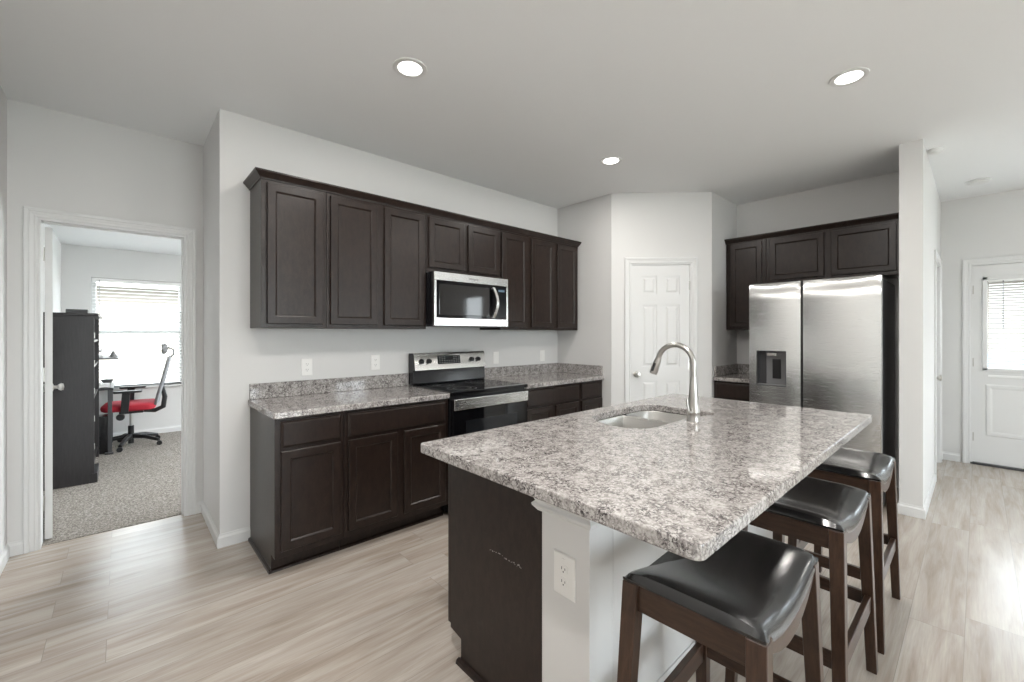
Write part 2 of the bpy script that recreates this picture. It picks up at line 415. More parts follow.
# ------------------------------------------------------------------ doors
def knob(parent, x, y, z, side=-1, mat=NICKEL, name='door_knob'):
    m = M().lathe([(.0, 0), (.030, 0), (.030, .006), (.014, .012), (.011, .030), (.022, .038), (.028, .050), (.024, .062), (.0, .066)], (0, 0, 0), 20, 'y')
    m.v = [(x+a, y+side*b, z+c) for a, b, c in m.v]
    return m.obj(name, mat, parent, smooth=True)
def hinges(parent, x, y, zs, name='hinge'):
    for z in zs:
        M().tube([(x, y, z-.045), (x, y, z+.045)], .007, 10).box(x-.016, x+.016, y+.004, y+.007, z-.044, z+.044).obj(name, NICKEL, parent, smooth=True)
def six_panel(parent, u0, u1, z0, z1, yf=0, th=.035, rows=None):
    """door slab with six raised panels pressed in; front face at y=yf"""
    w = u1-u0; m = M().box(u0, u1, yf+.008, yf+th, z0, z1)
    st = w*.17; mid = w*.13; pw = (w-2*st-mid)/2
    rows = rows or [(z0+.24, z0+.86), (z0+1.00, z0+1.625), (z0+1.73, z0+1.915)]
    cols = [(u0+st, u0+st+pw), (u1-st-pw, u1-st)]
    # stiles and rails proud of the core
    m.box(u0, cols[0][0], yf, yf+.009, z0, z1).box(cols[0][1], cols[1][0], yf, yf+.009, z0, z1).box(cols[1][1], u1, yf, yf+.009, z0, z1)
    zz = [z0] + [v for r in rows for v in r] + [z1]
    for a, b in zip(zz[::2], zz[1::2]):
        for c0, c1 in cols: m.box(c0, c1, yf, yf+.009, a, b)
    for c0, c1 in cols:
        for a, b in rows:
            m.panel(c0+.004, c1-.004, a+.004, b-.004, [(0, yf+.009), (.014, yf+.0085), (.034, yf+.001), (.036, yf+.001)])
    return m.obj('slab', WHITE, parent)

# door 1: office door swung into the office, seen edge on
d1 = tag(thing('door_1', 'white office door standing open, seen edge on beside the left jamb', 'door', (-.352, 4.074, 0), PI/2+.09), kind='structure')
six_panel(d1, 0.004, .704, .012, 2.035, -.018)
knob(d1, .64, -.018, .94, -1); knob(d1, .64, .017, .94, 1)
hinges(d1, -.004, .022, (.25, 1.08, 1.86))
# door 2: pantry door, closed
d2 = tag(thing('door_2', 'white six-panel pantry door across the corner', 'door', (PX, 2.497, 0), -PI/4), kind='structure')
six_panel(d2, .205, .779, .012, 2.036, .012)
knob(d2, .252, .012, .935)
hinges(d2, .784, .006, (.25, 1.03, 1.83))
# door 4: closed door in the partition beyond the fridge
d4 = tag(thing('door_4', 'white closed door in the passage wall', 'door', (0, .27, 0)), kind='structure')
six_panel(d4, 5.538, 6.282, .012, 2.036, .02); knob(d4, 5.60, .02, .935)
# door 3: outside door with a glass light and blinds (local x runs towards -Y)
d3 = tag(thing('door_3', 'white outside door with a half glass light and blinds', 'door', (RX, 0, 0), -PI/2), kind='structure')
U0, U1 = -.039, .844
m = M(); wall_boxes(U0, U1, .02, 2.045, [(.055, .75, .99, 1.90)], .02, .062, lambda a, b, c, d, e, f: m.box(a, b, c, d, e, f))
m.panel(.05, .755, .30, .83, [(0, .0205), (.012, .012), (.03, .012), (.05, .019), (.055, .019)])
m.obj('slab', WHITE, d3)
m = M()
for a, b, c, d in ((.03, .065, .965, 1.925), (.74, .775, .965, 1.925)): m.box(a, b, .006, .07, c, d)
m.box(.03, .775, .006, .07, .955, .995).box(.03, .775, .006, .07, 1.89, 1.925)
m.obj('glass_frame', WHITE, d3, .004)
M().box(.06, .745, .05, .055, .99, 1.9).obj('glass_pane', GLASS, d3)
m = M()
z = 1.0
while z < 1.87:
    m.prism([(.014, z), (.034, z+.006), (.034, z+.0075), (.014, z+.0015)], .075, .73, 'x'); z += .0254
bl3 = m.obj('blind', BLIND, d3)
M().box(.07, .735, .010, .04, 1.87, 1.895).obj('head_rail', BLIND, bl3, .003)
M().tube([(.17, .008, 1.88), (.17, .008, 1.39)], .0035, 6).obj('wand', GREY, bl3)
M().box(.07, .735, .0, .03, .905, .925).obj('blind_rail', BLIND, bl3, .003)
hinges(d3, U0-.006, .012, (.28, 1.05, 1.80))
M().box(-.055, .86, -.02, .12, 0, .018).obj('threshold', DGREY, d3, .003)
knob(d3, .79, .02, .93)

# ------------------------------------------------------------------ windows
def window(name, x0, x1, z0, z1, loc, rotz, blinds=True, sash=True, raised=.0, wand=False):
    """front (room side) is local -y, opening between y=0 and .12"""
    w = tag(thing(name, None, None, loc, rotz), kind='structure')
    m = M(); t = .045
    m.box(x0, x0+t, .06, .115, z0, z1).box(x1-t, x1, .06, .115, z0, z1).box(x0+t, x1-t, .06, .115, z0, z0+t).box(x0+t, x1-t, .06, .115, z1-t, z1)
    if sash:
        zm = (z0+z1)/2+.02
        m.box(x0+t, x1-t, .065, .11, zm-.022, zm+.022)
    m.obj('window_frame', WHITE, w, .004)
    M().box(x0+t-.005, x1-t+.005, .085, .091, z0+t-.005, z1-t+.005).obj('glass_pane', GLASS, w)
    M().box(x0-.03, x1+.03, -.028, .055, z0-.022, z0).obj('window_sill', WHITE, w, .004)
    if blinds:
        m = M(); z = z0+.03
        while z < z1-.06:
            m.prism([(.012, z), (.052, z+.008), (.052, z+.0095), (.012, z+.0015)], x0+.012, x1-.012, 'x'); z += .044
        b = m.obj('blind', BLIND, w)
        M().box(x0+.008, x1-.008, .008, .056, z1-.05, z1-.004).obj('head_rail', BLIND, b, .003)
        M().tube([(x0+.075, .004, z1-.03), (x0+.075, .004, z1-.50)], .0035, 6).obj('wand', GREY, b)
    return w
window('window_1', -.285, .63, .65, 2.05, (0, 7.45, 0), 0)
window('added_window_5', -7.2, -4.6, .4, 2.1, (2.6, 0, 0), -PI/2, blinds=False)  # unseen window, added to brighten the office
window('added_window_2', -2.3, -.1, .1, 2.4, (0, -4.5, 0), PI, blinds=False)  # added behind the camera, sized to let sun and daylight onto the floor
window('added_window_3', -4.8, -4.0, .5, 2.3, (0, -4.5, 0), PI, blinds=False)  # small unseen rear opening, added for light on the right part
window('added_window_6', 1.3, 2.3, .9, 2.3, (RX, 0, 0), -PI/2, blinds=False)  # added out of view so more daylight comes from the right
window('window_4', 2.6, 3.4, .9, 2.3, (RX, 0, 0), -PI/2, blinds=False)

# ------------------------------------------------------------------ outside the windows
struct('ground_yard', M().box(-30, 40, -30, 40, -.45, -.25), LAWN)
def house(x0, x1, y0, y1, label, eave=2.55, ridge=4.4, rotx=False):
    h = thing('neighbour_house', label, 'house', ((x0+x1)/2, (y0+y1)/2, -.25))
    a, b = (x1-x0)/2, (y1-y0)/2
    M().box(-a, a, -b, b, 0, eave+.25).obj('house_wall', SIDING, h)
    m = M()
    if rotx: m.prism([(-a-.4, eave+.25), (a+.4, eave+.25), (0, ridge+.25)], -b-.4, b+.4, 'y')
    else: m.prism([(-b-.4, eave+.25), (b+.4, eave+.25), (0, ridge+.25)], -a-.4, a+.4, 'x')
    m.obj('roof', ROOFM, h)
    if rotx: M().box(-a-.48, -a-.38, -b-.4, b+.4, eave+.1, eave+.27).obj('gutter', WHITE, h)
    else: M().box(-a-.4, a+.4, -b-.5, -b-.4, eave+.1, eave+.27).obj('gutter', WHITE, h)
    return h
house(-7, 6, 13.5, 20, 'pale sided house seen through the office window blinds')
house(13, 19, -9, 5, 'pale house seen through the glass of the outside door', rotx=True)
fn = thing('yard_fence', 'pale board fence seen low through the outside door glass', 'fence', (11, -1.5, -.25))
m = M()
for k in range(60): m.box(-.01, .01, -5+k*.17, -5+k*.17+.15, .05, 1.25)
m.obj('boards', FENCE, fn)
M().box(.01, .06, -5, 5.2, .3, .38).box(.01, .06, -5, 5.2, .95, 1.03).obj('fence_rail', FENCE, fn)

# ------------------------------------------------------------------ cabinets
DOOR_LP = [(0, 0), (0, -.016), (.003, -.019), (.044, -.019), (.0465, -.0175), (.0485, -.0165), (.054, -.0095), (.055, -.0095)]
DRAW_LP = [(0, 0), (0, -.010), (.012, -.019), (.014, -.019)]
BASE_PROF = [(0, .876), (0, .10), (.077, .10), (.077, 0), (.608, 0), (.608, .876)]   # (y from face frame, z)
BH = .61
def base_cab(label, w, fronts, loc, rotz, left_end=False, right_end=False, group='base cabinets along the kitchen wall', depth=.608):
    """local x 0..w, front face frame at y=0, doors proud to -y"""
    c = thing('base_cabinet', label, 'cabinet', loc, rotz, group)
    M().prism([(min(y, depth), z) for y, z in BASE_PROF], 0.0008, w-.0008, 'x').obj('body', CAB, c, .0015)
    for kind, x0, x1, z0, z1 in fronts:
        M().panel(x0, x1, z0, z1, DRAW_LP if kind == 'drawer_front' else DOOR_LP).obj(kind, CAB, c)
    m = M().prism([(.077, 0), (.063, 0), (.065, .012), (.077, .018)], -.012 if left_end else 0, w, 'x')
    if left_end: m.prism([(0, 0), (-.014, 0), (-.012, .012), (0, .018)], .063, depth, 'y')
    m.obj('shoe_moulding', CAB, c)
    return c
ZD0, ZD1, ZW0, ZW1 = .138, .692, .712, .857
base_cab('narrow dark base cabinet at the left end, one drawer over one door', .38, [('drawer_front', .030, .358, ZW0, ZW1), ('door', .030, .358, ZD0, ZD1)], (.618, BH+2.0, 0), 0, left_end=True)
base_cab('wide dark base cabinet left of the range, one drawer over two doors', .757, [('drawer_front', .022, .726, ZW0, ZW1), ('door', .022, .350, ZD0, ZD1), ('door', .398, .726, ZD0, ZD1)], (.999, BH+2.0, 0), 0)
base_cab('wide dark base cabinet right of the range', .752, [('drawer_front', .022, .730, ZW0, ZW1), ('door', .022, .351, ZD0, ZD1), ('door', .397, .730, ZD0, ZD1)], (2.524, BH+2.0, 0), 0)
base_cab('narrow dark base cabinet at the right end of the kitchen wall', .366, [('drawer_front', .018, .348, ZW0, ZW1), ('door', .018, .348, ZD0, ZD1)], (3.277, BH+2.0, 0), 0)
base_cab('small dark base cabinet beside the refrigerator', .36, [('drawer_front', .020, .34, ZW0, ZW1), ('door', .020, .34, ZD0, ZD1)], (4.39, AY-.003, 0), -PI/2, group=None)

def upper_cab(label, w, z0, fronts, loc, rotz, group, z1=2.285, depth=.303):
    c = thing('wall_cabinet', label, 'cabinet', (loc[0], loc[1], z0), rotz, group)
    M().box(.0008, w-.0008, 0, depth, 0, z1-z0).obj('body', CAB, c, .0015)
    for x0, x1, a, b in fronts:
        M().panel(x0, x1, a-z0, b-z0, DOOR_LP).obj('door', CAB, c)
    return c
UG = 'wall cabinets above the counter'
UY = 2.916
UZ0, UD0, UD1 = 1.381, 1.407, 2.262
upper_cab('narrow dark wall cabinet at the left end of the row', .38, UZ0, [(.030, .356, UD0, UD1)], (.618, UY), 0, UG)
upper_cab('two-door dark wall cabinet left of the microwave', .757, UZ0, [(.023, .352, UD0, UD1), (.404, .735, UD0, UD1)], (.999, UY), 0, UG)
upper_cab('short two-door dark wall cabinet right above the microwave', .765, 1.832, [(.018, .360, 1.868, UD1), (.401, .745, 1.868, UD1)], (1.757, UY), 0, UG)
upper_cab('two-door dark wall cabinet right of the microwave', .752, UZ0, [(.010, .333, UD0, UD1), (.387, .705, UD0, UD1)], (2.523, UY), 0, UG)
upper_cab('narrow dark wall cabinet at the right end of the row', .352, UZ0, [(.012, .322, UD0, UD1)], (3.276, UY), 0, UG)
FG = 'wall cabinets around the refrigerator'
upper_cab('tall dark wall cabinet left of the refrigerator', .375, 1.384, [(.045, .340, 1.412, UD1)], (4.69, AY-.008), -PI/2, FG, depth=.306)
upper_cab('wide short dark cabinet above the refrigerator', .985, 1.832, [(.035, .472, 1.866, UD1), (.523, .960, 1.866, UD1)], (4.69, 1.411), -PI/2, FG, depth=.306)

def crown(label, path, z):
    """path as seen from above, profile goes out to the right of travel"""
    P = [Vector(p) for p in path]
    prof = [(0, -.004), (.006, -.004), (.008, .004), (.012, .008), (.030, .028), (.034, .030), (.038, .036), (.038, .044), (0, .044)]
    rings = []
    for i, p in enumerate(P):
        ds = []
        if i > 0: ds.append((P[i]-P[i-1]).normalized())
        if i < len(P)-1: ds.append((P[i+1]-P[i]).normalized())
        ns = [Vector((d.y, -d.x)) for d in ds]
        n = ns[0] if len(ns) == 1 else (ns[0]+ns[1])/(1+ns[0].dot(ns[1]))
        rings.append([(p.x+n.x*a, p.y+n.y*a, b) for a, b in prof])
    m = M().loops(rings)
    o = m.obj('crown_moulding', CAB, None); o.location = (0, 0, z)
    return tag(o, label, 'moulding', 'crown mouldings on the wall cabinets')
crown('dark crown moulding along the long row of wall cabinets', [(.618, WY-.001), (.618, UY), (3.628, UY), (3.628, WY-.001)][::1], 2.286)
crown('dark crown moulding above the refrigerator cabinets', [(4.69, AY-.003), (4.69, .404)], 2.286)

# ------------------------------------------------------------------ countertops
def rrect(x0, x1, y0, y1, rs, k=6):
    """rounded rectangle, rs = radius per corner (x0y0, x1y0, x1y1, x0y1), ccw"""
    out = []
    for (cx, cy, sx, sy, a0), r in zip(((x0, y0, 1, 1, PI), (x1, y0, -1, 1, 1.5*PI), (x1, y1, -1, -1, 0), (x0, y1, 1, -1, .5*PI)), rs):
        if r < 1e-4: out.append((cx, cy)); continue
        for i in range(k+1):
            a = a0 + .5*PI*i/k; out.append((cx+sx*r+r*math.cos(a), cy+sy*r+r*math.sin(a)))
    return out
CT0, CT1 = .876, .914
def counter(label, outline, splashes, name='countertop'):
    c = thing(name, label, 'countertop', (outline[0][0], outline[0][1], CT0), 0, 'granite countertops')
    ox, oy = outline[0][0], outline[0][1]
    M().prism([(x-ox, y-oy) for x, y in outline], 0.0005, CT1-CT0, 'z').obj('slab', GRAN, c, .006, 3)
    for x0, x1, y0, y1 in splashes:
        M().box(x0-ox, x1-ox, y0-oy, y1-oy, CT1-CT0+.0005, CT1-CT0+.102).obj('backsplash', GRAN, c, .003)
counter('speckled granite countertop left of the range', rrect(.606, 1.757, 2.582, WY-.001, (.012, .008, 0, 0), 3), [(.614, 1.757, WY-.021, WY-.001)])
counter('speckled granite countertop right of the range, ending at the short wall', rrect(2.524, PX-.001, 2.582, WY-.001, (.008, .004, 0, 0), 3),
        [(2.524, PX-.022, WY-.021, WY-.001), (PX-.021, PX-.001, 2.60, WY-.001)])
counter('small granite countertop tucked beside the refrigerator', [(4.362, 1.436), (4.998, 1.436), (4.998, AY-.001), (4.362, AY-.001)],
        [(4.40, 4.976, AY-.021, AY-.001), (4.978, 4.998, 1.44, AY-.001)])

# ------------------------------------------------------------------ island
isl = thing('kitchen_island', 'dark kitchen island with white half wall on the stool side', 'island', (1.02, .775, 0))
IX0, IX1, IY0, IYM, IY1 = 0, 1.88, 0, .195, .725     # local: x, y from the half wall face
m = M()      # open-topped carcass, so the sink bowls hang inside it
m.box(.012, IX1, IY1-.018, IY1, .10, .875).box(.012, IX1, IY1-.095, IY1-.077, 0, .10).box(.121, IX1, .136, .148, .0, .875)
m.box(.012, .030, IYM+.001, IY1-.018, .10, .875).box(IX1-.018, IX1, .149, IY1-.018, .0, .875).box(.121, IX1-.018, .149, IY1-.018, .10, .118)
m.obj('cabinet_body', CAB, isl)
# end panel with the profile nibbled out for the trim cap
M().prism([(IYM+.001, 0), (IY1-.077, 0), (IY1-.077, .10), (IY1-.003, .112), (IY1-.003, .875), (IYM+.001, .875)], 0.0, .0115, 'x').obj('end_panel', CAB, isl)
M().box(.002, .018, IY1-.001, IY1+.02, .125, .862).obj('end_stile', CAB, isl, .003)
m = M().prism([(0, 0), (-.016, 0), (-.013, .013), (0, .02)], IYM+.02, IY1-.062, 'y'); m.prism([(IY1-.077, 0), (IY1-.06, 0), (IY1-.062, .014), (IY1-.077, .02)], 0, IX1, 'x')
m.obj('shoe_moulding', CAB, isl)
x = .03
for w in (.35, .43, .43, .50):
    for kind, a, b, lp in (('drawer_front', ZW0, ZW1, DRAW_LP), ('door', ZD0, ZD1, DOOR_LP)):
        mm = M().panel(0, w-.03, a, b, lp); mm.v = [(x+vx, IY1-vy, vz) for vx, vy, vz in mm.v]; mm.obj(kind, CAB, isl)
    x += w+.02
hw = M().box(0, .12, IY0, IYM, 0, .875).box(.12, IX1, IY0, .135, 0, .875).obj('half_wall', WALL, isl, .003)
hw['label'] = 'pale painted half wall on the seating side'
# trim cap under the counter: runs round the end and the stool side
prof = [(0, .766), (.006, .768), (.015, .777), (.016, .784), (.009, .794), (.012, .802), (.020, .815), (.020, .875), (0, .875)]
P = [(0, IYM), (0, 0), (IX1, 0), (IX1, IYM)]
rings = []
for i, (px, py) in enumerate(P):
    nx, ny = [(-1, 0), (-1, -1), (1, -1), (1, 0)][i]
    rings.append([(px+nx*a-(.012 if i == 0 and a == 0 else 0), py+ny*a+(.006+a*1.7 if i == 0 else 0), z) for a, z in prof])
M().loops(rings).obj('trim_cap', WHITE, isl)
prof = [(0, 0), (.013, 0), (.013, .083), (.006, .096), (.005, .105), (0, .105)]
P = [(0, 0), (IX1, 0), (IX1, IYM)]
rings = []
for i, (px, py) in enumerate(P):
    nx, ny = [(0, -1), (1, -1), (1, 0)][i]
    rings.append([(px+nx*a, py+ny*a, z) for a, z in prof])
M().loops(rings).obj('skirting', WHITE, isl)
# pale scuff across the end panel
m = M(); random.seed(3)
for k in range(34):
    t = k/33; y = .462-.168*t; z = .535+.002*math.sin(t*7)+random.uniform(-.004, .004)
    if random.random() < .75:
        s_ = random.uniform(.0006, .0020); m.box(-.0004, .001, y-s_*1.6, y+s_*1.6, z-s_, z+s_)
m.obj('scuff_mark', simple('pale_scuff', (.42, .40, .38), .7), isl)

# island countertop with the sink cut out
ic = thing('island_countertop', 'large speckled granite countertop on the island with sink cutout', 'countertop', (.865, .378, CT0), 0, 'granite countertops')
me_out = rrect(0, 2.078, 0, 1.112, (.026, .026, .018, .018), 5)
SX0, SX1, SY0, SY1 = 1.697, 2.39, .956, 1.382     # cutout bounds in world coordinates
SINK_OUT = [(1.697, 1.17), (1.700, 1.11), (1.716, 1.07), (1.742, 1.036), (1.776, 1.013), (1.82, 1.004), (2.0, 1.004), (2.13, 1.004), (2.19, .996), (2.24, .980),
            (2.29, .963), (2.33, .956), (2.362, .963), (2.382, .985), (2.39, 1.02), (2.39, 1.15), (2.39, 1.29), (2.382, 1.33), (2.36, 1.362), (2.32, 1.378),
            (2.25, 1.382), (2.1, 1.382), (1.93, 1.381), (1.87, 1.378), (1.82, 1.365), (1.783, 1.336), (1.755, 1.298), (1.720, 1.235)]
cut = [(x-.865, y-.378) for x, y in SINK_OUT]
bm = bmesh.new()
def ring(pts, z):
    vs = [bm.verts.new((x, y, z)) for x, y in pts]
    return vs, [bm.edges.new((vs[i], vs[(i+1) % len(vs)])) for i in range(len(vs))]
h = CT1-CT0
levels = {}
for z, ins in ((0.0005, .0), (h, .0)):
    o_, oe = ring(me_out, z); i_, ie = ring(cut, z)
    bmesh.ops.triangle_fill(bm, edges=oe+ie, use_beauty=True)
    levels[z] = (o_, i_)
(a_o, a_i), (b_o, b_i) = levels[0.0005], levels[h]
for A, B in ((a_o, b_o), (a_i, b_i)):
    for i in range(len(A)):
        j = (i+1) % len(A); bm.faces.new((A[i], A[j], B[j], B[i]))
bmesh.ops.recalc_face_normals(bm, faces=bm.faces)
bmesh.ops.dissolve_limit(bm, angle_limit=.01, verts=bm.verts, edges=bm.edges)
sharp = [e for e in bm.edges if len(e.link_faces) == 2 and e.calc_face_angle(0) > 1.0 and abs(e.verts[0].co.z-e.verts[1].co.z) < 1e-5]
bmesh.ops.bevel(bm, geom=sharp, offset=.005, segments=3, affect='EDGES', profile=.5)
me = bpy.data.meshes.new('slab'); bm.to_mesh(me); bm.free(); me.materials.append(GRAN)
o = bpy.data.objects.new('slab', me); COL.objects.link(o); o.parent = ic

# undermount sink, two bowls
sk = thing('kitchen_sink', 'double bowl stainless steel sink set in the island', 'sink', ((SX0+SX1)/2, (SY0+SY1)/2, .68))
def inset(pts, d):
    out = []; n = len(pts)
    for i in range(n):
        a, b, c = Vector(pts[i-1]), Vector(pts[i]), Vector(pts[(i+1) % n])
        n1 = Vector((-(b-a).y, (b-a).x)).normalized(); n2 = Vector((-(c-b).y, (c-b).x)).normalized()
        v = (n1+n2)/max(.4, 1+n1.dot(n2)); out.append((b.x+v.x*d, b.y+v.y*d))
    return out
def bowl(pts, depth, zt, nm):
    cx, cy = (SX0+SX1)/2, (SY0+SY1)/2
    mx_ = sum(p[0] for p in pts)/len(pts); my_ = sum(p[1] for p in pts)/len(pts)
    def rr(i, z):
        return [(x-cx, y-cy, z-.68) for x, y in inset(pts, i)]
    rings = [rr(-.006, zt), rr(0, zt), rr(.003, zt-.006), rr(.006, zt-depth+.03), rr(.014, zt-depth+.008), rr(.030, zt-depth)]
    m = M().loops(rings, cap0=False, cap1=True)
    b = m.obj(nm, SINKM, sk, smooth=True)
    M().lathe([(0, .004), (.035, .004), (.042, .002), (.043, 0), (0, 0)], (mx_-cx, my_-cy, zt-depth-.68+.001), 20).obj('drain', NICKEL, b, smooth=True)
zt = CT0-.001
DVX = 2.132
left_out = [p for p in SINK_OUT if p[0] < 2.115]
li = next(i for i, p in enumerate(SINK_OUT) if p[0] > 2.115)
left_pts = SINK_OUT[:li-0] + [(DVX-.03, 1.004), (DVX-.008, 1.012), (DVX, 1.034), (DVX, 1.20), (DVX, 1.352), (DVX-.008, 1.374), (DVX-.03, 1.382)] + [p for p in SINK_OUT[21:] if p[0] < 2.09]
right_pts = [(DVX+.020, 1.034), (DVX+.028, 1.010), (DVX+.05, 1.000)] + [p for p in SINK_OUT[8:21]] + [(DVX+.05, 1.382), (DVX+.028, 1.374), (DVX+.020, 1.352), (DVX+.020, 1.2)]
bowl(left_pts, .19, zt, 'large_bowl')
bowl(right_pts, .17, zt, 'small_bowl')
M().box(DVX-.004-(SX0+SX1)/2, DVX+.024-(SX0+SX1)/2, 1.006-(SY0+SY1)/2, 1.380-(SY0+SY1)/2, zt-.010-.68, zt-.004-.68).obj('divider', SINKM, sk, .0025)
# faucet
fc = thing('kitchen_faucet', 'brushed nickel gooseneck faucet standing behind the island sink', 'faucet', (2.087, .951, CT1))
M().lathe([(0, 0), (.031, 0), (.031, .003), (.0295, .006), (.029, .036), (.0305, .040), (.0305, .050), (.0275, .055), (.0255, .08), (.0205, .14), (.0165, .20), (.0145, .215), (0, .215)], (0, 0, 0), 28).obj('faucet_base', NICKEL, fc, smooth=True)
path = [(0, 0, .19), (0, 0, .23), (0, 0, .26)]
R_, cy_, cz_ = .0945, .0945, .280
for i in range(0, 15):
    a = PI - i*(PI*.92)/14
    path.append((0, cy_+R_*math.cos(a), cz_+R_*math.sin(a)))
M().tube(path, .0135, 16).obj('gooseneck_spout', NICKEL, fc, smooth=True)
e = Vector(path[-1]); dv = (Vector(path[-1])-Vector(path[-2])).normalized(); 
hd = [tuple(e+dv*s) for s in (-.004, .010, .026, .074, .088)]
sh = M().tube(hd, [.0135, .0155, .0175, .0205, .0195], 18).obj('spray_head', NICKEL, fc, smooth=True)
bx = e+dv*.05+Vector((-.0195, 0, 0))
M().tube([tuple(bx-dv*.022), tuple(bx+dv*.022)], [.006, .007], 10).obj('spray_button', BLK, sh)
M().tube([(-.020, .0, .045), (-.040, .006, .047)], [.012, .011], 14).obj('handle_hub', NICKEL, fc, smooth=True)
M().tube([(-.038, .006, .045), (-.041, .010, .075), (-.042, .014, .112)], [.006, .0055, .005], 10).obj('lever_handle', NICKEL, fc, smooth=True)

# ------------------------------------------------------------------ range
rg = thing('range', 'freestanding stainless and black electric range between the base cabinets', 'range', (1.760, 2.56, 0))
RW = .760
M().box(0.003, RW-.003, .035, .648, .03, .895).obj('body', BLKM, rg, .003)
for fx_, fy in ((.05, .09), (RW-.05, .09), (.05, .60), (RW-.05, .60)):
    M().lathe([(0, 0), (.02, 0), (.018, .012), (.008, .03), (0, .03)], (fx_, fy, 0), 14).obj('foot', BLK, rg, smooth=True)
ct = M().box(-.001, RW+.001, -.004, .575, .896, .921).obj('cooktop', BLKG, rg, .006, 3)
for bx_, by, r_ in ((.20, .16, .115), (.56, .16, .09), (.20, .42, .09), (.56, .42, .115)):
    m = M()
    for rr_ in (r_, r_*.62):
        k = 48; rings = [[(bx_+q*math.cos(2*PI*i/k), by+q*math.sin(2*PI*i/k), .9215) for i in range(k)] for q in (rr_, rr_-.003)]
        m.loops(rings, False, False)
    m.obj('burner_ring', GREY, ct)
dr = M().box(.004, RW-.004, .0, .034, .235, .862).obj('oven_door', BLKG, rg, .004)
M().box(.12, RW-.12, -.0015, .001, .34, .70).obj('oven_window', SCREEN, dr)
hb = M().box(.006, RW-.010, -.020, -.008, .788, .868).box(.02, .06, -.010, .003, .80, .855).box(RW-.06, RW-.02, -.010, .003, .80, .855).obj('oven_handle', STEEL, dr, .004, 3)
M().box(.024, .042, -.0212, -.0198, .812, .846).obj('badge', DGREY, hb)
M().box(.004, RW-.004, .002, .034, .055, .228).obj('storage_drawer', STEEL, rg, .004)
# back guard
m = M().prism([(.575, .921), (.648, .921), (.648, 1.181), (.588, 1.181), (.575, 1.165), (.552, 1.046), (.572, 1.036), (.572, 1.0), (.566, .93)], 0.004, RW-.004, 'x')
bgd = m.obj('backguard', BLKM, rg, .002)
M().prism([(.5505, 1.040), (.5735, 1.163), (.586, 1.1815), (.60, 1.185), (.60, 1.18), (.578, 1.16), (.5555, 1.040)], .012, RW-.004, 'x').obj('control_panel', STEEL, bgd, .001)
def on_panel(t): return (.5505+(.5735-.5505)*t - .0015, 1.040+(1.163-1.040)*t)
for kx in (.075, .145, .592, .665):
    y_, z_ = on_panel(.60)
    m = M().lathe([(0, 0), (.0215, 0), (.0215, -.006), (.0185, -.010), (.0165, -.026), (.014, -.029), (0, -.029)], (kx, y_, z_), 20, 'y').box(kx-.0035, kx+.0035, y_-.036, y_-.008, z_-.017, z_+.017)
    m.obj('control_knob', BLK, bgd, smooth=True)
y0_, z0_ = on_panel(.36); y1_, z1_ = on_panel(.95)
dsp = M().prism([(y0_, z0_), (y1_, z1_), (y1_+.004, z1_), (y0_+.004, z0_)], .235, .470, 'x').obj('display', SCREEN, bgd)
m = M()
for i in range(9):
    for j in range(4):
        t_ = .44+.13*j; yy, zz = on_panel(t_); xx = .250+i*.0245
        if 3 <= i <= 5 and j >= 2: continue
        m.box(xx, xx+.013, yy-.0012, yy+.0005, zz, zz+.003)
m.obj('display_print', GLYPH, dsp)

# ------------------------------------------------------------------ microwave
mw = thing('microwave_oven', 'stainless over-the-range microwave under the short wall cabinet', 'microwave', (1.759, 2.80, 1.407))
MW, MH = .757, .42
M().box(.002, MW-.002, .022, .41, 0.006, MH).obj('case', BLKM, mw, .003)
M().box(0, MW, 0, .024, .352, MH-.003).obj('top_vent_panel', STEEL, mw, .003)
dm = M().box(0, .020, 0, .024, .0, .350).box(MW-.020, MW, 0, .024, .0, .350).box(.020, MW-.020, 0, .024, 0, .062).obj('front_trim', STEEL, mw, .002)
M().box(.020, MW-.020, .004, .024, .062, .351).obj('door_glass', BLKG, mw)
fg = simple('dark_window_mesh', (.022, .021, .021), .05)
M().panel(.045, .545, .085, .325, [(0, .0045), (0, .0035), (.004, .0030), (.005, .0030)]).obj('window_screen', fg, mw)
m = M(); pts = []
for i in range(13):
    t_ = i/12; z_ = .070+t_*.262; y_ = -.012-.030*math.sin(PI*t_); x_ = .578+.022*math.sin(PI*t_)
    pts.append((x_, y_, z_))
rings = [[(x_-.013, y_-.006, z_), (x_+.013, y_-.006, z_), (x_+.013, y_+.006, z_), (x_-.013, y_+.006, z_)] for x_, y_, z_ in pts]
m.loops(rings).box(.570, .588, -.014, .005, .074, .090).box(.570, .588, -.014, .005, .312, .328)
m.obj('handle', STEEL, mw, .002)
cp = M().box(.625, .735, .0022, .0045, .075, .340).obj('control_pad', SCREEN, mw)
M().box(.645, .715, .0016, .0023, .300, .318).obj('clock_display', simple('clock_glow', (.10, .16, .22), .3), cp)
def text(s, size, parent, loc, rot, mat, name='lettering'):
    c = bpy.data.curves.new(name, 'FONT'); c.body = s; c.size = size; c.align_x = 'CENTER'; c.align_y = 'CENTER'; c.extrude = .0002
    c.materials.append(mat)
    t0 = bpy.data.objects.new(name, c); COL.objects.link(t0); bpy.context.view_layer.update()
    me = bpy.data.meshes.new_from_object(t0.evaluated_get(bpy.context.evaluated_depsgraph_get())); bpy.data.objects.remove(t0)
    if not me.materials: me.materials.append(mat)
    o = bpy.data.objects.new(name, me); COL.objects.link(o); o.parent = parent; o.location = loc; o.rotation_euler = rot
    return o
text('Whirlpool', .022, mw, (.375, -.0006, .383), (PI/2, 0, 0), GREY)
M().box(.02, MW-.02, .03, .38, -.004, .006).obj('bottom_grille', DGREY, mw)

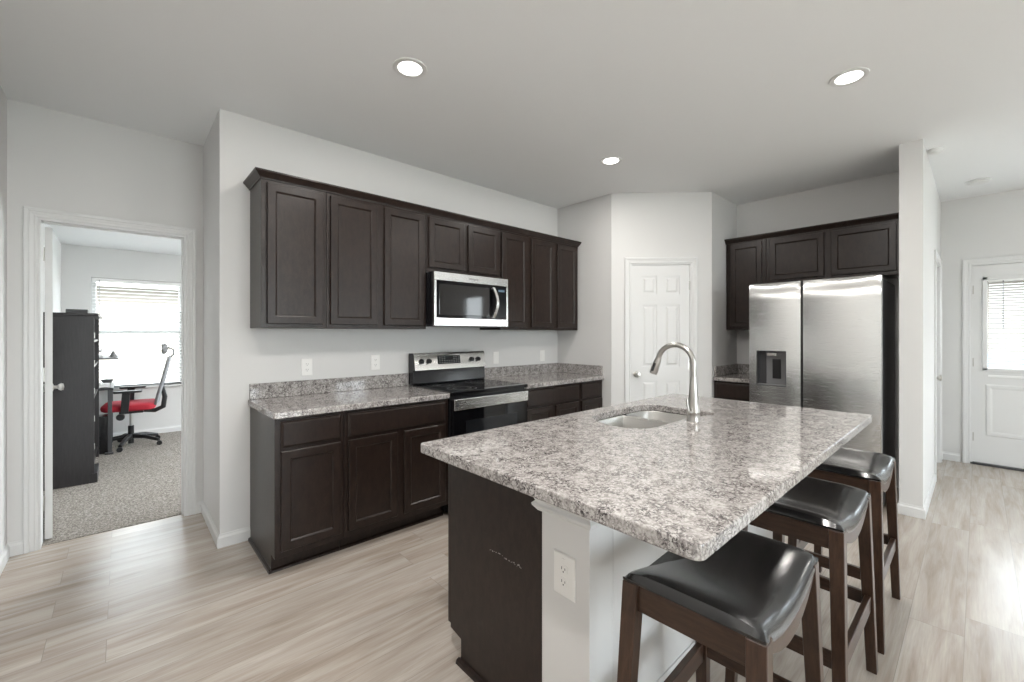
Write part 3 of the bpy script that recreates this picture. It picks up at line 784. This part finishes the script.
# ------------------------------------------------------------------ refrigerator
fr_ = thing('refrigerator', 'stainless side-by-side refrigerator with dispenser in its alcove', 'refrigerator', (4.15, 1.392, 0), -PI/2)
FW = .912
M().box(.006, FW-.006, .075, .78, .03, 1.765).obj('cabinet_case', DGREY, fr_, .004)
M().box(.03, FW-.03, .05, .74, .0, .032).obj('toe_grille', BLK, fr_)
def fridge_door(x0, x1, z0, z1, hole=None, nm='freezer_door'):
    """convex steel door, arched bevel along its top edge"""
    n = 16; m = M(); w = x1-x0; bulge = .020
    xs = [x0+w*i/n for i in range(n+1)]
    if hole: xs = sorted(set([x for x in xs if all(abs(x-h_) > .012 for h_ in hole[:2])]+[hole[0], hole[1]]))
    d = lambda x: bulge*(1-((x-x0-w/2)/(w/2))**2)
    zb = [z0, z0+.25, .6] + ([hole[2], hole[3]] if hole else [.9, 1.2]) + [1.4, 1.6, 'top', z1]
    V = {}
    for i, x in enumerate(xs):
        for j, z in enumerate(zb):
            y = .012-d(x)
            if z == 'top': zz = z1-.006-d(x)*1.9
            elif j == len(zb)-1: zz = z1; y = .016
            else: zz = z
            V[i, j] = len(m.v); m.v.append((x, y, zz))
    for i in range(len(xs)-1):
        for j in range(len(zb)-1):
            if hole and abs(xs[i]-hole[0]) < 1e-6 or (hole and hole[0]-1e-6 <= xs[i] and xs[i+1] <= hole[1]+1e-6):
                if hole and zb[j] == hole[2]: continue
            m.f.append((V[i, j], V[i+1, j], V[i+1, j+1], V[i, j+1]))
    # sides and back
    nb = len(zb)-1; L = len(m.v)
    m.v += [(x0, .070, z0), (x1, .070, z0), (x1, .070, z1), (x0, .070, z1)]
    m.f.append((L, L+3, L+2, L+1))
    m.f.append(tuple([V[0, j] for j in range(nb+1)] + [L+3, L])); m.f.append(tuple([V[len(xs)-1, j] for j in range(nb+1)] + [L+2, L+1]))
    m.f.append(tuple([V[i, nb] for i in range(len(xs))] + [L+2, L+3])); m.f.append(tuple([V[i, 0] for i in range(len(xs))] + [L+1, L]))
    o = m.obj(nm, STEEL, fr_, smooth=True)
    return o
fd = fridge_door(.004, .396, .07, 1.785, (.068, .296, .892, 1.196), 'freezer_door')
rd = fridge_door(.414, FW-.004, .07, 1.785, None, 'fridge_door')
M().box(.397, .413, .03, .07, .07, 1.775).obj('door_gap_seal', BLK, fr_)
# recessed dispenser
m = M(); a, b, c, d = .068, .296, .892, 1.196
for q in ((a, a+.003, c, d), (b-.003, b, c, d)): m.box(q[0], q[1], -.004, .066, q[2], q[3])
m.box(a, b, -.004, .066, c, c+.004).box(a, b, -.004, .066, d-.003, d).box(a, b, .064, .068, c, d)
ds = m.obj('dispenser_recess', DGREY, fd)
M().prism([(.0635, 1.19), (.030, 1.19), (.034, 1.165), (.05, 1.14), (.05, .90), (.0635, .897)], .13, .283, 'x').obj('dispenser_panel', GREY, ds, .003)
M().box(.145, .215, .010, .045, 1.150, 1.178).obj('water_spout', NICKEL, ds, .006)
M().prism([(.044, .955), (.049, .955), (.049, 1.125), (.038, 1.125)], .180, .245, 'x').obj('paddle', BLK, ds, .003)
M().box(.072, .292, -.010, .062, .897, .905).obj('drip_tray', GREY, ds, .002)
for x_ in (.05, FW-.05): M().box(x_-.03, x_+.03, .03, .12, 1.766, 1.792).obj('hinge_cover', DGREY, fr_, .004)

# ------------------------------------------------------------------ bar stools
def seat_z(u): return .672+.046*abs(u)**2.0
def make_stool(label):
    st = thing('bar_stool', label, 'stool', (0, 0, 0), 0, 'saddle bar stools along the island')
    W, D = .476, .332
    # upholstered saddle
    nu, nv = 28, 18; m = M(); V = {}
    def sup(a): return a
    top = []
    for i in range(nu+1):
        for j in range(nv+1):
            u = -1+2*i/nu; v = -1+2*j/nv
            uu = math.sin(u*PI/2)*.35+u*.65; vv = math.sin(v*PI/2)*.5+v*.5
            edge = (max(0, 1-abs(uu)**6)*max(0, 1-abs(vv)**4))**.42
            V[i, j] = len(m.v)
            pin = 1-.018*(1-abs(vv)**4)*0
            m.v.append((uu*W/2*pin, vv*D/2, seat_z(uu)-.002+.040*edge))
    for i in range(nu):
        for j in range(nv): m.f.append((V[i, j], V[i+1, j], V[i+1, j+1], V[i, j+1]))
    # skirt of the cover down to the frame, and underside
    rim = [(i, 0) for i in range(nu)] + [(nu, j) for j in range(nv)] + [(i, nv) for i in range(nu, 0, -1)] + [(0, j) for j in range(nv, 0, -1)]
    L = len(m.v)
    for i, j in rim:
        x, y, z = m.v[V[i, j]]; m.v.append((x*.998, y*.998, z-.006))
    L2 = len(m.v)
    for i, j in rim:
        x, y, z = m.v[V[i, j]]; m.v.append((x*.96, y*.96, z-.008))
    k = len(rim)
    for q in range(k):
        r_ = (q+1) % k
        m.f.append((V[rim[q]], L+q, L+r_, V[rim[r_]])); m.f.append((L+q, L2+q, L2+r_, L+r_))
    m.f.append(tuple(L2+q for q in range(k)))
    s = m.obj('seat', LEATHER, st, smooth=True)
    # curved long rails and straight end rails under the seat
    for sy in (-1, 1):
        m = M(); y0 = sy*(D/2-.026); y1 = sy*(D/2-.004); n = 16; rings = []
        for i in range(n+1):
            u = -1+2*i/n; x = u*(W/2-.030); zt_ = seat_z(u)-.006; zb_ = zt_-.034-.018*(1-u*u)
            rings.append([(x, y0, zb_), (x, y1, zb_), (x, y1, zt_), (x, y0, zt_)])
        m.loops(rings).obj('seat_rail', RAILW, st, .002)
    for sx in (-1, 1):
        x0, x1 = sx*(W/2-.030), sx*(W/2-.008)
        m = M().box(min(x0, x1), max(x0, x1), -(D/2-.03), D/2-.03, .640, .706); m.box(min(x0, x1)+.002, max(x0, x1)+.003*(1 if sx > 0 else 0)-.0, -(D/2-.03), D/2-.03, .640, .648)
        m.obj('end_rail', RAILW, st, .0015)
    T = {}
    for sx in (-1, 1):
        for sy in (-1, 1):
            a = (sx*.272, sy*.166, 0); b_ = (sx*.217, sy*.146, .708); T[sx, sy] = (Vector(a), Vector(b_))
            M().beam(a, b_, .034, .033, .043, .042).obj('leg', STOOLW, st, .003)
    at = lambda s_, z: s_[0]+(s_[1]-s_[0])*(z/.708)
    for sy in (-1, 1):
        a, b_ = at(T[-1, sy], .285), at(T[1, sy], .285)
        M().box(a.x+.018, b_.x-.018, a.y-.010, a.y+.010, .255, .315).obj('stretcher', RAILW, st, .003)
    for sx in (-1, 1):
        a, b_ = at(T[sx, -1], .30), at(T[sx, 1], .30)
        M().box(a.x-.010, a.x+.010, a.y+.016, b_.y-.016, .268, .318).obj('stretcher', RAILW, st, .003)
    return st
s1 = make_stool('black leather saddle stool nearest the camera, under the counter corner')
s1.location = (1.200, .462, 0); s1.rotation_euler[2] = math.radians(1.5)
s2 = copy_tree(s1); s2['label'] = 'middle black leather saddle stool of the three at the island'
s2.location = (1.938, .453, 0); s2.rotation_euler[2] = math.radians(-.5)
s3 = copy_tree(s1); s3['label'] = 'black leather saddle stool farthest along, nearest the refrigerator'
s3.location = (2.640, .447, 0); s3.rotation_euler[2] = 0

# ------------------------------------------------------------------ outlets and switches
def outlet(label, loc, rotz, w=.074, h=.118, rocker=False, group='outlet plates on the kitchen wall'):
    o = thing('wall_outlet', label, 'outlet', loc, rotz, group)
    M().panel(-w/2, w/2, -h/2, h/2, [(0, 0), (0, -.003), (.003, -.0055), (.004, -.0055)]).obj('cover_plate', PLATE, o)
    if rocker:
        M().box(-.0165, .0165, -.0085, -.005, -.033, .033).obj('rocker', PLATE, o, .001)
    else:
        for z in (-.020, .020):
            r = M().prism([(-.016, z-.010), (-.010, z-.0145), (.010, z-.0145), (.016, z-.010), (.016, z+.010), (.010, z+.0145), (-.010, z+.0145), (-.016, z+.010)], -.0075, -.005, 'y').obj('receptacle', PLATE, o)
            M().box(-.0075, -.0055, -.0082, -.0073, z-.001, z+.0075).box(.0055, .0075, -.0082, -.0073, z-.001, z+.006).box(-.002, .002, -.0082, -.0073, z-.009, z-.005).obj('slots', SLOT, r)
    return o
outlet('white outlet plate above the left counter, nearest the cabinet end', (.969, WY-.0005, 1.108), 0)
outlet('white outlet plate above the left counter, close to the range', (1.479, WY-.0005, 1.118), 0)
outlet('white rocker plate above the right counter, just past the range', (2.727, WY-.0005, 1.107), 0, rocker=True)
outlet('white rocker plate above the right counter, near the corner', (3.393, WY-.0005, 1.104), 0, rocker=True)
io = outlet('large white outlet plate on the end of the island half wall', (1.0195, .870, .592), -PI/2, w=.086, h=.132, group=None)
text('· · ·', .010, io, (0, -.0058, .052), (PI/2, 0, 0), SLOT, 'plate_print')

# ------------------------------------------------------------------ ceiling fixtures
def can(label, x, y, watts=CAN_WATTS, z=CZ):
    c = thing('recessed_light', label, 'ceiling light', (x, y, z), 0, 'recessed ceiling lights')
    k = 36; m = M()
    m.lathe([(.090, 0), (.088, -.005), (.070, -.008), (.062, -.004), (.062, -.001)], (0, 0, 0), k)
    m.f = [f for f in m.f if len(f) == 4]
    m.obj('trim_ring', WHITE, c, smooth=True)
    M().lathe([(0, -.0045), (.060, -.0045), (.0622, -.0035), (.0622, -.001), (0, -.001)], (0, 0, 0), k).obj('lens', LAMP, c, smooth=True)
    d = bpy.data.lights.new('can_light', 'AREA'); d.shape = 'DISK'; d.size = .12; d.energy = watts; d.color = (1, .965, .92); d.specular_factor = 0
    l = bpy.data.objects.new('can_light', d); COL.objects.link(l); l.parent = c; l.location = (0, 0, -.012)
can('round recessed ceiling light nearest the long row of cabinets', 1.133, 2.045)
can('round recessed ceiling light in front of the refrigerator side, above the stools', 2.961, .481)
can('recessed ceiling light in front of the pantry door, smallest in view', 2.952, 2.027)
can('recessed ceiling light above the outlet end of the island', 1.133, .481)
can('added ceiling light out of view by the long left wall, near the island end', .22, .72, 25)  # extra lamp added out of frame to brighten the left walls and island end
can('added unseen ceiling light in the living area near the left wall', 1.5, -2.2)  # no lamp known here; added behind the camera to light the room
can('added unseen ceiling light in the living area near the side window', 4.8, -2.2)  # also an added lamp behind the camera, for general room light
can('added unseen ceiling light inside the office', 1.5, 5.4, 34, OC)  # no office lamp is visible; this one is added to brighten its walls
def detector(label, x, y, r, h):
    o = thing('smoke_detector', label, 'smoke detector', (x, y, CZ), 0, 'smoke detectors on the ceiling')
    M().lathe([(0, 0), (r, 0), (r, -h*.35), (r*.92, -h*.5), (0, -h*.5)], (0, 0, 0), 32).obj('base_ring', WHITE, o, smooth=True)
    M().lathe([(0, -h*.48), (r*.84, -h*.48), (r*.80, -h*.8), (r*.6, -h), (0, -h)], (0, 0, 0), 32).obj('cover', WHITE, o, smooth=True)
detector('round white smoke detector beside the partition end', 4.62, .222, .046, .032)
detector('round white ceiling disc nearer the outside door', 5.86, .0, .085, .028)

# ------------------------------------------------------------------ the office beyond the door
hu = thing('desk_hutch', 'dark computer desk hutch against the left office wall', 'desk', (-.53, 5.37, .004))
HD, HL = .345, 1.12
M().box(0, HD, 0, .022, 0, 1.50).obj('side_panel', HUTCH, hu, .002)
M().box(0, HD, HL-.022, HL, 0, 1.50).obj('side_panel', HUTCH, hu, .002)
M().box(0, .012, .022, HL-.022, .08, 1.48).obj('back_panel', HUTCH, hu)
M().box(-.002, HD+.03, -.012, HL+.012, 1.50, 1.525).obj('top_panel', HUTCH, hu, .006)
for z in (.10, .72, 1.02, 1.26): M().box(.012, HD-.01, .022, HL-.022, z, z+.02).obj('shelf', HUTCH, hu, .002)
M().box(HD-.03, HD+.022, -.004, .40, 0, .085).obj('base_moulding', HUTCH, hu, .004)
mm = M()
for z in (.30, .55, .80, 1.05, 1.30): mm.box(HD-.002, HD+.004, .004, .018, z, z+.05)
mm.obj('edge_fittings', NICKEL, hu)
dk = thing('writing_desk', 'narrow dark desk with a shelf standing beyond the hutch', 'desk', (-.53, 6.50, .004))
M().box(0, .46, 0, .75, .715, .74).obj('desktop', HUTCH, dk, .003)
for x_, y_ in ((.43, .02), (.43, .70), (.02, .02), (.02, .70)):
    M().box(x_-.018, x_+.018, y_, y_+.036, 0, .715).obj('leg', DGREY, dk, .003)
M().box(.39, .46, .0, .06, 0, .02).obj('foot', DGREY, dk, .003)
M().box(0, .50, .10, .70, 1.05, 1.07).obj('upper_shelf', GREY, dk, .003)
M().box(0, .36, .10, .70, 1.135, 1.155).obj('upper_shelf', GREY, dk, .003)
M().box(0.02, .05, .64, .68, .74, 1.15).obj('shelf_post', GREY, dk)
tw = thing('computer_tower', 'black computer tower on the carpet under the desk', 'computer', (-.165, 6.70, .004))
M().box(-.16, .06, -.12, .06, .0, .42).obj('case', BLKM, tw, .006)
M().box(.06, .066, -.11, .05, .02, .40).obj('front_panel', GREY, tw, .003)
M().box(.066, .070, -.09, -.02, .30, .33).obj('drive_slot', NICKEL, tw)
def small(name, label, cat, mb, mat, loc, group=None, bev=.002):
    o = mb.obj(name, mat, None, bev); o.location = loc; return tag(o, label, cat, group)
small('paper_stack', 'white papers stacked on the desk by the window', 'papers', M().box(-.12, .12, -.10, .10, 0, .035), PAPER, (-.22, 6.66, .745))
small('desk_toy', 'small grey cone ornament on the raised desk shelf', 'ornament', M().lathe([(0, 0), (.038, 0), (.030, .02), (.006, .07), (0, .07)], k=12), GREY, (-.075, 6.75, 1.0745))
small('storage_box', 'low dark box on top of the office hutch', 'box', M().box(-.07, .07, -.08, .08, 0, .035), DGREY, (-.30, 5.55, 1.530))
small('desk_dish', 'small grey bowl on the desk beside the papers', 'bowl', M().lathe([(0, 0), (.03, 0), (.06, .05), (.055, .05), (.025, .008), (0, .008)], k=16), GREY, (-.13, 7.05, .745))
small('book', 'pale book lying on the upper desk shelf', 'book', M().box(-.09, .09, -.06, .06, 0, .022), PAPER, (-.25, 6.8, 1.0745))

oc = thing('office_chair', 'black office chair with red seat and mesh back by the office window', 'office chair', (.08, 6.86, .004), PI*.97)
# local +x is the way the chair faces
for k in range(5):
    a = 2*PI*k/5+.09; dx, dy = math.cos(a), math.sin(a)
    M().tube([(dx*.02, dy*.02, .115), (dx*.16, dy*.16, .105), (dx*.31, dy*.31, .062)], [.030, .024, .018], 10).obj('base_leg', BLK, oc, smooth=True)
    cs = thing('caster', None, None, (dx*.315, dy*.315, 0)); cs.parent = oc
    M().lathe([(0, -.022), (.026, -.022), (.027, -.018), (.027, .018), (.026, .022), (0, .022)], (0, 0, .027), 16, 'y').obj('wheel', BLK, cs, smooth=True)
M().tube([(0, 0, .03), (0, 0, .24)], .028, 16).obj('gas_lift_cover', BLK, oc, smooth=True)
M().tube([(0, 0, .22), (0, 0, .41)], .014, 14).obj('gas_lift', NICKEL, oc, smooth=True)
M().box(-.12, .10, -.09, .09, .395, .44).obj('seat_plate', BLK, oc, .01)
M().tube([(.05, .1, .41), (.07, .24, .40)], .008, 8).lathe([(0, -.02), (.035, -.02), (.04, 0), (.035, .02), (0, .02)], (.07, .25, .385), 14, 'y').obj('tension_knob', BLK, oc, smooth=True)
rings = []
for z, ins in ((.44, .03), (.452, .008), (.475, 0), (.505, .006), (.52, .03)):
    rings.append([(x, y, z+.006*math.cos(y*6)) for x, y in rrect(-.24+ins, .25-ins, -.25+ins, .25-ins, (.09-ins,)*4, 5)])
M().loops(rings).obj('seat', RED, oc, smooth=True)
for sy in (-1, 1):
    ar = M().prism([(.00, .43), (.07, .43), (.055, .66), (-.015, .66)], sy*.265-.014, sy*.265+.014, 'y').obj('armrest_post', BLK, oc, .004)
    M().loops([[(x-.0, y+sy*.265, z) for x, y in rrect(-.12, .13, -.04, .04, (.03,)*4, 4)] for z in (.66, .685)]).obj('arm_pad', BLK, ar, .006)
# back: curved frame with mesh
def bx_(z): return -.245-.055*math.sin((z-.5)/.55*PI*.6)-.10*max(0, (z-.7))
n = 10; rings = []
for i in range(n+1):
    z = .50+.55*i/n; x = -.235+.02*math.sin(PI*i/n)*-1-.12*(i/n)**1.6; hw_ = .20+.03*math.sin(PI*i/n)-.05*(i/n)**2
    rings.append([(x-.004, -hw_, z), (x-.022*0-.028, 0, z), (x-.004, hw_, z), (x+.004, hw_, z), (x-.020, 0, z), (x+.004, -hw_, z)])
M().loops(rings).obj('back_mesh', MESHG, oc, smooth=True)
pth = []
for i in range(n+1):
    z = .50+.55*i/n; x = -.235-.02*math.sin(PI*i/n)-.12*(i/n)**1.6; hw_ = .20+.03*math.sin(PI*i/n)-.05*(i/n)**2
    pth.append((x, -hw_, z))
full = pth+[(p[0], -p[1], p[2]) for p in reversed(pth)]+[pth[0]]
M().tube(full, .013, 8, cap=False).obj('back_frame', GREY, oc, smooth=True)
M().tube([(-.10, 0, .415), (-.22, 0, .40), (-.30, 0, .44), (-.315, 0, .56), (-.285, 0, .72)], [.022, .026, .028, .026, .018], 10).obj('back_bracket', BLK, oc, smooth=True)
M().tube([(-.35, 0, 1.03), (-.40, 0, 1.08), (-.40, 0, 1.14), (-.345, 0, 1.17)], .010, 8).obj('headrest_arm', GREY, oc, smooth=True)
rings = []
for y, s_ in ((-.13, .3), (-.11, .8), (0, 1), (.11, .8), (.13, .3)):
    rings.append([(-.318+.030*s_*math.cos(a)+.25*y*y*2+.02*math.sin(a)**2, y, 1.155+.075*s_*math.sin(a)) for a in [2*PI*q/10 for q in range(10)]])
M().loops(rings).obj('headrest', GREY, oc, smooth=True)
